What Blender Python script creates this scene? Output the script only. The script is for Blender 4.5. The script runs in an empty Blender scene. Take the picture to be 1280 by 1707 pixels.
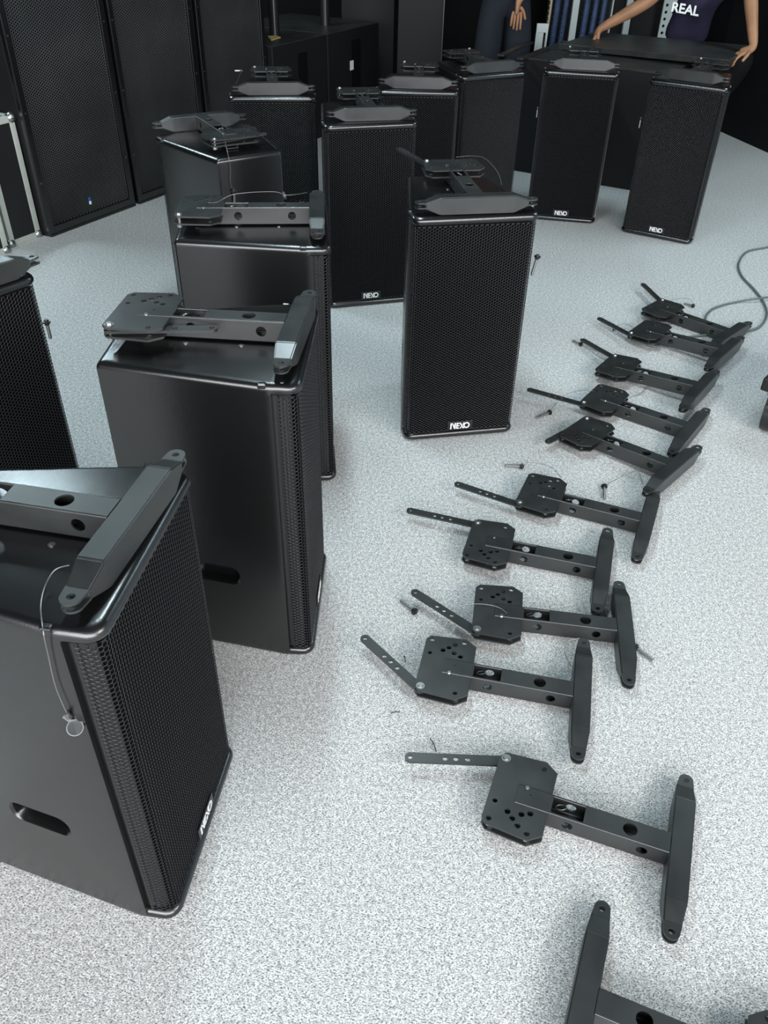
import bpy, bmesh, math, random
from mathutils import Vector, Matrix
random.seed(7)
PI = math.pi
scene = bpy.context.scene
C = scene.collection

# ------------------------------------------------------------------ camera
CAMH, PITCH, ROLL, FPX = 1.6, math.radians(37.696), math.radians(1.329), 1374.6
_F = Vector((0, math.cos(PITCH), -math.sin(PITCH)))
_U0 = Vector((0, math.sin(PITCH), math.cos(PITCH)))
_R0 = Vector((1, 0, 0))
_R = _R0 * math.cos(ROLL) + _U0 * math.sin(ROLL)
_U = -_R0 * math.sin(ROLL) + _U0 * math.cos(ROLL)
cam_d = bpy.data.cameras.new('camera'); cam = bpy.data.objects.new('camera', cam_d); C.objects.link(cam)
cam_d.sensor_fit = 'VERTICAL'; cam_d.sensor_height = 36.0; cam_d.lens = 36.0 * FPX / 1707.0
cam_d.clip_start = 0.05; cam_d.clip_end = 100
cam.matrix_world = Matrix(((_R.x, _U.x, -_F.x, 0), (_R.y, _U.y, -_F.y, 0), (_R.z, _U.z, -_F.z, CAMH), (0, 0, 0, 1)))
scene.camera = cam
# ------------------------------------------------------------------ world, lights, exposure
w = bpy.data.worlds.new('world'); scene.world = w; w.use_nodes = True
bg = w.node_tree.nodes['Background']; bg.inputs[0].default_value = (0.60, 0.80, 1.0, 1); bg.inputs[1].default_value = 0.55
def area(name, loc, target, sx, sy, power, col):
    d = bpy.data.lights.new(name, 'AREA'); d.shape = 'RECTANGLE'; d.size = sx; d.size_y = sy
    d.energy = power; d.color = col
    o = bpy.data.objects.new(name, d); C.objects.link(o); o.location = loc
    o.rotation_euler = (Vector(target) - Vector(loc)).to_track_quat('-Z', 'Y').to_euler()
    return o
area('window_daylight', (3.4, -1.0, 2.7), (0.3, 1.6, 0.0), 1.8, 1.1, 90, (1.0, 0.97, 0.92))
area('doorway_daylight', (-0.2, -4.2, 2.5), (0.0, 2.6, 0.4), 8.6, 3.2, 650, (0.98, 0.985, 1.0))
area('overhead_fill_left', (-2.8, 5.3, 3.05), (-2.8, 5.3, 0.0), 0.16, 1.6, 75, (0.72, 0.92, 1.0))  # added fill, brightens the left back floor, kept clear of lid reflections
area('overhead_fill_centre', (-0.35, 2.6, 3.05), (-0.35, 2.6, 0.0), 0.16, 1.2, 44, (0.74, 0.93, 1.0))  # added fill over the middle floor, no actual fixture there
area('overhead_fill_right', (3.2, 4.6, 3.05), (3.2, 4.6, 0.0), 0.16, 2.0, 62, (0.72, 0.92, 1.0))  # added fill that lifts the back floor on the right
scene.view_settings.view_transform = 'Standard'; scene.view_settings.look = 'None'
scene.view_settings.gamma = 1.0; scene.view_settings.use_curve_mapping = False
scene.view_settings.exposure = 0.27

def px(u, v, z=0.0):                       # point on the height z seen at photo pixel (u, v)
    d = _F * FPX + _R * (u - 640) - _U * (v - 853.5)
    t = (z - CAMH) / d.z
    return Vector((d.x * t, d.y * t, z))
def pxplane(u, v, p0, n):                  # point on a plane
    d = _F * FPX + _R * (u - 640) - _U * (v - 853.5); o = Vector((0, 0, CAMH))
    t = (Vector(p0) - o).dot(Vector(n)) / d.dot(Vector(n))
    return o + d * t

# ------------------------------------------------------------------ materials
def mat(name, col, rough=0.5, metal=0.0, spec=0.5, bump=None, var=None, emis=None):
    m = bpy.data.materials.new(name); m.use_nodes = True; nt = m.node_tree; b = nt.nodes['Principled BSDF']
    b.inputs['Base Color'].default_value = (*col, 1); b.inputs['Roughness'].default_value = rough
    b.inputs['Metallic'].default_value = metal; b.inputs['Specular IOR Level'].default_value = spec
    tc = nt.nodes.new('ShaderNodeTexCoord')
    if bump:
        n = nt.nodes.new('ShaderNodeTexNoise'); n.inputs['Scale'].default_value = bump[0]; n.inputs['Detail'].default_value = 3
        bp = nt.nodes.new('ShaderNodeBump'); bp.inputs['Strength'].default_value = bump[1]; bp.inputs['Distance'].default_value = 0.001
        nt.links.new(tc.outputs['Object'], n.inputs['Vector']); nt.links.new(n.outputs['Fac'], bp.inputs['Height'])
        nt.links.new(bp.outputs['Normal'], b.inputs['Normal'])
    if var:
        n = nt.nodes.new('ShaderNodeTexNoise'); n.inputs['Scale'].default_value = var[0]; n.inputs['Detail'].default_value = 4
        r = nt.nodes.new('ShaderNodeValToRGB'); r.color_ramp.elements[0].position = 0.35; r.color_ramp.elements[1].position = 0.68
        r.color_ramp.elements[0].color = (*col, 1); r.color_ramp.elements[1].color = (*var[1], 1)
        nt.links.new(tc.outputs['Object'], n.inputs['Vector']); nt.links.new(n.outputs['Fac'], r.inputs['Fac'])
        nt.links.new(r.outputs['Color'], b.inputs['Base Color'])
        r2 = nt.nodes.new('ShaderNodeMapRange'); r2.inputs['To Min'].default_value = rough - 0.08; r2.inputs['To Max'].default_value = rough + 0.1
        nt.links.new(n.outputs['Fac'], r2.inputs['Value']); nt.links.new(r2.outputs['Result'], b.inputs['Roughness'])
    return m
M = {}
M['paint'] = mat('black_cabinet_paint', (0.0035, 0.0035, 0.0035), 0.27, 0, 1.0, bump=(420, 0.16))
M['grille'] = mat('black_grille_steel', (0.010, 0.010, 0.0105), 0.36, 0.0, 0.4)
M['grille_paler'] = mat('paler_grille_steel', (0.035, 0.036, 0.036), 0.45, 0.0, 0.5, var=(3, (0.055, 0.056, 0.055)))  # lighter grey than the loudspeaker grilles, tone varies at random
M['void'] = mat('black_foam', (0.003, 0.003, 0.0035), 0.95, 0, 0.1)
M['steel'] = mat('black_powder_coated_steel', (0.013, 0.014, 0.014), 0.36, 0.0, 0.85, bump=(160, 0.08), var=(9, (0.024, 0.026, 0.025)))
M['chrome'] = mat('bright_steel', (0.40, 0.40, 0.39), 0.36, 1.0)
M['wire'] = mat('wire_rope', (0.2, 0.2, 0.2), 0.45, 0.8)
M['blackplastic'] = mat('black_plastic', (0.012, 0.012, 0.012), 0.35)
M['white'] = mat('white_print', (0.8, 0.8, 0.78), 0.5)
M['alu'] = mat('worn_aluminium_edge', (0.5, 0.52, 0.47), 0.5, 0.3, bump=(60, 0.3), var=(25, (0.55, 0.56, 0.5)))
M['laminate'] = mat('black_case_laminate', (0.012, 0.012, 0.012), 0.4, 0, 0.4)
M['dark'] = mat('matt_black_wood', (0.007, 0.007, 0.008), 0.6, 0, 0.3, bump=(200, 0.3))
M['topwood'] = mat('paler_black_top', (0.028, 0.03, 0.029), 0.42, 0, 0.4, bump=(60, 0.3), var=(7, (0.04, 0.042, 0.04)))  # lighter black than the carcass, tone varies at random
M['wall'] = mat('black_wall_paint', (0.006, 0.006, 0.007), 0.8, 0, 0.2)
M['ceil'] = mat('dark_ceiling_paint', (0.05, 0.055, 0.055), 0.9, 0, 0.2)
M['skin'] = mat('skin', (0.30, 0.15, 0.08), 0.5, 0, 0.4, bump=(80, 0.2), var=(12, (0.37, 0.19, 0.10)))
M['hair'] = mat('black_hair', (0.01, 0.009, 0.008), 0.5)
M['shirt'] = mat('purple_navy_cotton', (0.026, 0.023, 0.052), 0.9, 0, 0.2, bump=(90, 0.4), var=(6, (0.042, 0.037, 0.075)))
M['trouser'] = mat('charcoal_trousers', (0.016, 0.019, 0.026), 0.9, 0, 0.2, bump=(30, 0.5))
M['blacktrouser'] = mat('black_trousers', (0.006, 0.006, 0.007), 0.9, 0, 0.2)
M['yellow'] = mat('yellow_paper', (0.62, 0.45, 0.16), 0.8)
M['blue'] = mat('blue_tape', (0.02, 0.10, 0.35), 0.5)
M['bluecable'] = mat('blue_grey_cable', (0.035, 0.06, 0.13), 0.5, var=(20, (0.05, 0.09, 0.18)))
M['greycable'] = mat('grey_rubber_cable', (0.10, 0.125, 0.12), 0.5)
M['rackpost'] = mat('pale_rack_rail', (0.5, 0.56, 0.55), 0.5, 0.3)
M['pine'] = mat('bare_wood', (0.6, 0.5, 0.33), 0.7)

def carpet():
    m = bpy.data.materials.new('flecked_grey_carpet'); m.use_nodes = True; nt = m.node_tree; b = nt.nodes['Principled BSDF']
    b.inputs['Roughness'].default_value = 0.95; b.inputs['Specular IOR Level'].default_value = 0.1
    tc = nt.nodes.new('ShaderNodeTexCoord'); mp = nt.nodes.new('ShaderNodeMapping'); mp.inputs['Rotation'].default_value = (0, 0, 0.5)
    mp.inputs['Scale'].default_value = (0.8, 1.25, 1)
    n = nt.nodes.new('ShaderNodeTexNoise'); n.inputs['Scale'].default_value = 300; n.inputs['Detail'].default_value = 4; n.inputs['Roughness'].default_value = 0.85
    r = nt.nodes.new('ShaderNodeValToRGB'); e = r.color_ramp.elements
    e[0].position = 0.40; e[0].color = (0.05, 0.05, 0.055, 1); e[1].position = 0.55; e[1].color = (0.82, 0.82, 0.80, 1)
    k = e.new(0.475); k.color = (0.45, 0.455, 0.45, 1)
    n2 = nt.nodes.new('ShaderNodeTexNoise'); n2.inputs['Scale'].default_value = 95; n2.inputs['Detail'].default_value = 4
    mr = nt.nodes.new('ShaderNodeMapRange'); mr.inputs['From Min'].default_value = 0.3; mr.inputs['From Max'].default_value = 0.7; mr.inputs['To Min'].default_value = 0.70; mr.inputs['To Max'].default_value = 1.22
    mx = nt.nodes.new('ShaderNodeMix'); mx.data_type = 'RGBA'; mx.blend_type = 'MULTIPLY'; mx.inputs['Factor'].default_value = 1.0
    bp = nt.nodes.new('ShaderNodeBump'); bp.inputs['Strength'].default_value = 0.6; bp.inputs['Distance'].default_value = 0.002
    L = nt.links.new
    L(tc.outputs['Object'], mp.inputs['Vector']); L(mp.outputs['Vector'], n.inputs['Vector']); L(n.outputs['Fac'], r.inputs['Fac'])
    L(tc.outputs['Object'], n2.inputs['Vector']); L(n2.outputs['Fac'], mr.inputs['Value'])
    L(r.outputs['Color'], mx.inputs['A']); L(mr.outputs['Result'], mx.inputs['B']); L(mx.outputs['Result'], b.inputs['Base Color'])
    L(n.outputs['Fac'], bp.inputs['Height']); L(bp.outputs['Normal'], b.inputs['Normal'])
    return m
M['carpet'] = carpet()

# ------------------------------------------------------------------ mesh helpers
def mesh(name, bm, m, smooth=False):
    me = bpy.data.meshes.new(name); bmesh.ops.recalc_face_normals(bm, faces=bm.faces[:]); bm.to_mesh(me); bm.free()
    me.materials.append(M[m] if isinstance(m, str) else m)
    if smooth:
        for p in me.polygons: p.use_smooth = p.area < 0.0025 or len(p.vertices) < 4
        me.set_sharp_from_angle(angle=math.radians(40))
    return me
def obj(name, bm, m, parent=None, loc=None, rot=None, smooth=False):
    me = bm if isinstance(bm, bpy.types.Mesh) else mesh(name, bm, m, smooth)
    o = bpy.data.objects.new(name, me); C.objects.link(o)
    if parent is not None: o.parent = parent
    if loc is not None: o.location = loc
    if rot is not None: o.rotation_euler = rot
    return o
def tag(o, label, cat, group=None, kind=None):
    if label: o['label'] = label
    if cat: o['category'] = cat
    if group: o['group'] = group
    if kind: o['kind'] = kind
    return o
def thing(name, label, cat, loc=(0, 0, 0), rz=0, group=None):
    o = bpy.data.objects.new(name, None); C.objects.link(o); o.empty_display_size = 0.05
    o.location = loc; o.rotation_euler = (0, 0, rz)
    return tag(o, label, cat, group)
def part_label(o, text): o['label'] = text; return o
def box(bm, x0, x1, y0, y1, z0, z1, bev=0.0, seg=2):
    g = bmesh.ops.create_cube(bm, size=1.0)['verts']
    for v in g: v.co = Vector(((x0 + x1) / 2 + v.co.x * (x1 - x0), (y0 + y1) / 2 + v.co.y * (y1 - y0), (z0 + z1) / 2 + v.co.z * (z1 - z0)))
    if bev:
        es = list({e for v in g for e in v.link_edges}); bmesh.ops.bevel(bm, geom=es, offset=bev, segments=seg, affect='EDGES', profile=0.5)
    return bm
def newbox(*a, **k):
    bm = bmesh.new(); return box(bm, *a, **k)
def plate(bm, outline, holes, t, M4=None):
    """prism of thickness t (local z 0..t) with through holes; outline/holes lists of (x, y)."""
    base = []
    loops = [outline] + holes; vl = []
    for lp in loops:
        vs = [bm.verts.new((x, y, 0)) for x, y in lp]
        for i in range(len(vs)): base.append(bm.edges.new((vs[i], vs[(i + 1) % len(vs)])))
        vl.append(vs)
    r = bmesh.ops.triangle_fill(bm, use_beauty=True, use_dissolve=False, edges=base)
    fs = [g for g in r['geom'] if isinstance(g, bmesh.types.BMFace)]
    vm = {}
    for vs in vl:
        for v in vs: vm[v] = bm.verts.new((v.co.x, v.co.y, t))
    for f in fs: bm.faces.new([vm[v] for v in f.verts])
    for vs in vl:
        n = len(vs)
        for i in range(n): a, b = vs[i], vs[(i + 1) % n]; bm.faces.new((a, b, vm[b], vm[a]))
    if M4 is not None:
        for vs in vl:
            for v in vs: v.co = M4 @ v.co; vm[v].co = M4 @ vm[v].co
    return bm
def circ(x, y, r, n=16): return [(x + r * math.cos(2 * PI * i / n), y + r * math.sin(2 * PI * i / n)) for i in range(n)]
def rrect(x0, x1, y0, y1, r, n=4):
    out = []
    for cx, cy, a in ((x1 - r, y0 + r, -90), (x1 - r, y1 - r, 0), (x0 + r, y1 - r, 90), (x0 + r, y0 + r, 180)):
        for i in range(n + 1): t = math.radians(a + 90 * i / n); out.append((cx + r * math.cos(t), cy + r * math.sin(t)))
    return out
def tube(bm, pts, r, n=8, cap=True):
    pts = [Vector(p) for p in pts]; rings = []
    up = None
    for i, p in enumerate(pts):
        d = (pts[min(i + 1, len(pts) - 1)] - pts[max(i - 1, 0)]).normalized()
        if up is None: up = Vector((0, 0, 1)) if abs(d.z) < 0.9 else Vector((1, 0, 0))
        s = d.cross(up).normalized(); up = s.cross(d).normalized()
        rr = r[i] if isinstance(r, (list, tuple)) else r
        rings.append([bm.verts.new(p + (s * math.cos(2 * PI * k / n) + up * math.sin(2 * PI * k / n)) * rr) for k in range(n)])
    for a, b in zip(rings, rings[1:]):
        for k in range(n): bm.faces.new((a[k], a[(k + 1) % n], b[(k + 1) % n], b[k]))
    if cap: bm.faces.new(rings[0]); bm.faces.new(rings[-1][::-1])
    return bm
def smoothpath(pts, k=6):
    P = [Vector(p) for p in pts]; P = [P[0]] + P + [P[-1]]; out = []
    for i in range(1, len(P) - 2):
        for j in range(k):
            t = j / k; a, b, c, d = P[i - 1], P[i], P[i + 1], P[i + 2]
            out.append(0.5 * ((2 * b) + (c - a) * t + (2 * a - 5 * b + 4 * c - d) * t * t + (3 * b - a - 3 * c + d) * t ** 3))
    out.append(P[-2]); return out
def cyl(bm, p, axis, r, h, n=16, r2=None):
    a = Vector(axis).normalized(); tube(bm, [Vector(p), Vector(p) + a * h], [r, r2 if r2 is not None else r], n); return bm
def ring(bm, c, nrm, R, r, n=18, k=6):
    nrm = Vector(nrm).normalized(); a = nrm.orthogonal().normalized(); b = nrm.cross(a); rs = []
    for i in range(n):
        t = 2 * PI * i / n; d = a * math.cos(t) + b * math.sin(t)
        rs.append([bm.verts.new(Vector(c) + d * (R + r * math.cos(2 * PI * j / k)) + nrm * r * math.sin(2 * PI * j / k)) for j in range(k)])
    for i in range(n):
        for j in range(k): bm.faces.new((rs[i][j], rs[(i + 1) % n][j], rs[(i + 1) % n][(j + 1) % k], rs[i][(j + 1) % k]))
    return bm
def dup(root, loc=None, rz=None):
    r = root.copy(); C.objects.link(r)
    if loc is not None: r.location = loc
    if rz is not None: r.rotation_euler = (0, 0, rz)
    for ch in list(root.children):
        c = ch.copy(); C.objects.link(c); c.parent = r
        for g in list(ch.children):
            d = g.copy(); C.objects.link(d); d.parent = c
    return r

# ------------------------------------------------------------------ the setting
o = obj('floor', newbox(-4.2, 4.6, -4.6, 9.2, -0.06, 0.0), 'carpet'); o['kind'] = 'structure'
o = obj('wall_back', newbox(-4.2, 4.6, 9.2, 9.3, -0.06, 3.2), 'wall'); o['kind'] = 'structure'
o = obj('wall_left', newbox(-4.3, -4.2, -3.0, 9.3, -0.06, 3.2), 'wall'); o['kind'] = 'structure'
o = obj('ceiling', newbox(-4.3, 4.7, -1.2, 9.3, 3.1, 3.2), 'ceil'); o['kind'] = 'structure'
bm = bmesh.new(); plate(bm, [(2.60, 7.45), (3.35, 4.5), (3.45, 4.52), (2.70, 9.2), (2.60, 9.2)], [], 3.1)
o = obj('wall_right', bm, 'wall'); o['kind'] = 'structure'

# ------------------------------------------------------------------ perforated hexagon sheet wrapped along a path
def hexsheet(path, H, z0, pitch, t=0.0012, hole=0.84, m='grille'):
    """path: list of (x, y); sheet rises from z0 to z0+H; returns a mesh."""
    seg = []; s = 0
    for a, b in zip(path, path[1:]):
        l = math.hypot(b[0] - a[0], b[1] - a[1]); seg.append((s, l, a, b)); s += l
    tot = s
    def at(u):
        u = min(max(u, 0), tot)
        for s0, l, a, b in seg:
            if u <= s0 + l + 1e-9:
                k = (u - s0) / l; nx, ny = (b[1] - a[1]) / l, -(b[0] - a[0]) / l
                return a[0] + (b[0] - a[0]) * k, a[1] + (b[1] - a[1]) * k, nx, ny
    R = pitch / math.sqrt(3); cw = R * 1.5; nc = int(tot / cw); cw = tot / nc; R = cw / 1.5
    nr = int(H / pitch); ph = H / nr
    V = []; F = []; idx = {}
    def vert(u, z, d):
        key = (round(u, 5), round(z, 5), d)
        if key not in idx:
            x, y, nx, ny = at(u); idx[key] = len(V); V.append((x - nx * d, y - ny * d, z0 + min(max(z, 0), H)))
        return idx[key]
    ang = [i * PI / 3 for i in range(6)]
    for c in range(nc + 1):
        for r in range(nr + 1):
            cu = c * cw; cz = (r + (0.5 if c % 2 else 0.0)) * ph
            if cz > H: continue
            out = [(cu + R * math.cos(a), cz + ph / math.sqrt(3) * math.sin(a)) for a in ang]
            edge = c == 0 or c == nc or cz < ph * 0.4 or cz > H - ph * 0.4
            if edge:
                vs = [vert(u, z, 0) for u, z in out]; vs2 = []
                for q in vs:
                    if q not in vs2: vs2.append(q)
                if len(vs2) >= 3: F.append(vs2)
                continue
            o_ = [vert(u, z, 0) for u, z in out]
            i_ = [vert(cu + (u - cu) * hole, cz + (z - cz) * hole, 0.0005) for u, z in out]
            b_ = [vert(cu + (u - cu) * hole, cz + (z - cz) * hole, t) for u, z in out]
            for k in range(6):
                k2 = (k + 1) % 6
                F.append([o_[k], o_[k2], i_[k2], i_[k]]); F.append([i_[k], i_[k2], b_[k2], b_[k]])
    me = bpy.data.meshes.new('grille'); me.from_pydata(V, [], F); me.validate(); me.materials.append(M[m]); return me

# ------------------------------------------------------------------ NEXO lettering
def letters_mesh(h=0.024):
    bm = bmesh.new(); u = h / 10.0
    def poly(p): plate(bm, [(x * u, y * u) for x, y in p], [], 0.001)
    poly([(0, 0), (2.0, 0), (2.0, 10), (0, 10)][0:4]); poly([(2.05, 10), (6.2, 0), (8.2, 0), (8.2, 0.9), (3.4, 10)]); poly([(6.25, 2.0), (8.25, 1.0), (8.25, 10), (6.25, 10)])
    for y in (0, 4.1, 8.1): poly([(9.2, y), (13.6 + (y == 4.1) * 0.4, y), (13.2 + (y == 4.1) * 0.6, y + 1.9), (9.2, y + 1.9)])
    poly([(9.2, 2.0), (10.9, 2.0), (10.9, 4.0), (9.2, 4.0)]); poly([(9.2, 6.1), (10.9, 6.1), (10.9, 8.0), (9.2, 8.0)])
    poly([(13.6, 10), (15.8, 10), (21.4, 0), (19.2, 0)]); poly([(14.4, 0), (16.2, 0), (17.2, 2.6), (16.2, 3.6)]); poly([(18.6, 6.6), (19.4, 5.6), (21.6, 10), (20.2, 10)])
    out = []; inn = []
    for i in range(21):
        t = math.radians(20 + 320 * i / 20); out.append((24.8 + 4.9 * math.cos(t), 5 + 5 * math.sin(t))); inn.append((24.8 + 3.0 * math.cos(t), 5 + 3.1 * math.sin(t)))
    for i in range(20): poly([inn[i], out[i], out[i + 1], inn[i + 1]])
    for i in range(3):
        t0, t1 = math.radians(-14 + 10 * i), math.radians(-4 + 10 * i)
        poly([(24.8 + 3 * math.cos(t0), 5 + 3.1 * math.sin(t0)), (24.8 + 4.9 * math.cos(t0), 5 + 5 * math.sin(t0)), (24.8 + 4.9 * math.cos(t1), 5 + 5 * math.sin(t1)), (24.8 + 3 * math.cos(t1), 5 + 3.1 * math.sin(t1))])
    for v in bm.verts: v.co.x -= 14.8 * u; v.co.y -= 5 * u
    return mesh('lettering', bm, 'white')

# ------------------------------------------------------------------ loudspeaker
SW, SH, SD, SB = 0.401, 0.791, 0.436, 0.130
def speaker_outlines():
    r = 0.03; hw = SW / 2; full = []; mid = []
    for i in range(7):                      # front right corner
        t = math.radians(-90 + 90 * i / 6); full.append((hw - r + r * math.cos(t), r + r * math.sin(t)))
        r2 = 0.022; mid.append((hw - 0.014 - r2 + r2 * math.cos(t), 0.016 + r2 + r2 * math.sin(t)))
    full += [(hw, 0.046), (hw, 0.060)]; mid += [(hw - 0.014, 0.060), (hw - 0.014, 0.0605)]
    full.append((hw, 0.0615)); mid.append((hw, 0.0615))
    full.append((hw, 0.075)); mid.append((hw, 0.075))
    rb = 0.008
    for i in range(4):
        t = math.radians(5 + 85 * i / 3); q = (SB - rb + rb * math.cos(t), SD - rb + rb * math.sin(t)); full.append(q); mid.append(q)
    L1 = [(-x, y) for x, y in full[::-1]]; L2 = [(-x, y) for x, y in mid[::-1]]
    return full + L1, mid + L2
def make_speaker():
    root = thing('loudspeaker', 'x', 'speaker')
    full, mid = speaker_outlines(); n = len(full); bm = bmesh.new()
    def ringz(o, z, inset):
        return [bm.verts.new((x - math.copysign(min(abs(x), inset), x), y + (inset if y < 0.06 else (-inset if y > 0.3 else 0)), z)) for x, y in o]
    prof = [(0.0, 0.014), (0.0012, 0.009), (0.0042, 0.0045), (0.009, 0.0012), (0.014, 0.0), (0.020, 0.0008), (0.0245, 0.0035), (0.0275, 0.008)]
    rings = [ringz(full, z, i) for k, (z, i) in enumerate(prof)]
    # sides keep flush away from the lip: pull only front verts for the inner two profile steps
    for k in (5, 6, 7):
        for v, (x, y) in zip(rings[k], full):
            if y > 0.0612: v.co.x, v.co.y = x, y
    rings.append([bm.verts.new((x, y, 0.029)) for x, y in mid]); rings.append([bm.verts.new((x, y, SH - 0.029)) for x, y in mid])
    up = [ringz(full, SH - z, i) for z, i in prof[::-1]]
    for k in (0, 1, 2):
        for v, (x, y) in zip(up[k], full):
            if y > 0.0612: v.co.x, v.co.y = x, y
    rings += up
    skip = {}
    for k, (a, b) in enumerate(zip(rings, rings[1:])):
        for i in range(n):
            j = (i + 1) % n
            if k == 8 and (i == 10 or i == n - 12): skip[i] = (a[i], a[j], b[j], b[i]); continue
            bm.faces.new((a[i], a[j], b[j], b[i]))
    bm.faces.new(rings[0]); bm.faces.new(rings[-1][::-1])
    # side panels with a pocket handle each
    for i, q in skip.items():
        A = q[0].co.copy(); B = q[1].co.copy(); ux = (B - A).normalized(); L = (B - A).length; uz = Vector((0, 0, 1))
        sgn = 1 if i == 10 else -1
        cu = L * (0.45 if sgn > 0 else 0.55); cz = 0.252 - 0.029
        hv = [bm.verts.new(A + ux * x + uz * y) for x, y in rrect(cu - 0.064, cu + 0.064, cz - 0.028, cz + 0.028, 0.024)]
        nv = ux.cross(uz) ; inw = -nv if nv.dot(Vector((sgn, 0, 0))) > 0 else nv
        es = []
        for k in range(4):
            e = bm.edges.get((q[k], q[(k + 1) % 4])) or bm.edges.new((q[k], q[(k + 1) % 4])); es.append(e)
        for k in range(len(hv)): es.append(bm.edges.new((hv[k], hv[(k + 1) % len(hv)])))
        bmesh.ops.triangle_fill(bm, use_beauty=True, use_dissolve=False, edges=es)
        prev = hv
        for dep, sc in ((0.004, 0.93), (0.03, 0.9), (0.032, 0.0)):
            if sc == 0: bm.faces.new(prev); break
            c = A + ux * cu + uz * cz
            cur = [bm.verts.new(c + (v.co - c) * sc + inw * dep) for v in hv]
            if dep == 0.004:
                pass
            for k in range(len(hv)): bm.faces.new((prev[k], prev[(k + 1) % len(hv)], cur[(k + 1) % len(hv)], cur[k]))
            prev = cur
    obj('cabinet', mesh('cabinet', bm, 'paint', True), None, root)
    # grille
    hw = SW / 2 - 0.006; r = 0.022; yf = 0.007; path = [(-hw, 0.052)]
    for i in range(7): t = math.radians(180 + 90 * i / 6); path.append((-hw + r + r * math.cos(t), yf + r + r * math.sin(t)))
    for i in range(7): t = math.radians(270 + 90 * i / 6); path.append((hw - r + r * math.cos(t), yf + r + r * math.sin(t)))
    path.append((hw, 0.052))
    obj('grille', hexsheet(path, SH - 0.058, 0.029, 0.0094), None, root)
    bk = bmesh.new(); box(bk, -0.183, 0.183, 0.0145, 0.0155, 0.03, SH - 0.03); obj('grille_backing', bk, 'void', root)
    bd = obj('badge', newbox(-0.046, 0.046, 0.0035, 0.0068, 0.031, 0.066, bev=0.001), 'blackplastic', root)
    obj('lettering', letters_mesh(), None, bd, (0, 0.0036, 0.049), (PI / 2, 0, 0)); part_label(bd.children[0], 'white NEXO lettering')
    for x, y in ((-0.033, 0.147), (-0.030, 0.268), (0.033, 0.147), (0.030, 0.268)):
        b = bmesh.new(); cyl(b, (x, y, SH), (0, 0, 1), 0.0058, 0.0012, 14); cyl(b, (x, y, SH + 0.0012), (0, 0, 1), 0.003, 0.0006, 6)
        obj('screw', b, 'chrome', root)
    for s in (-1, 1):
        b = bmesh.new(); box(b, s * (SW / 2 - 0.006) - 0.006, s * (SW / 2 - 0.006) + 0.006, 0.070, 0.088, SH - 0.011, SH + 0.0012, bev=0.003)
        obj('lid_clip', b, 'paint', root)
    return root
SPK = make_speaker()

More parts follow.
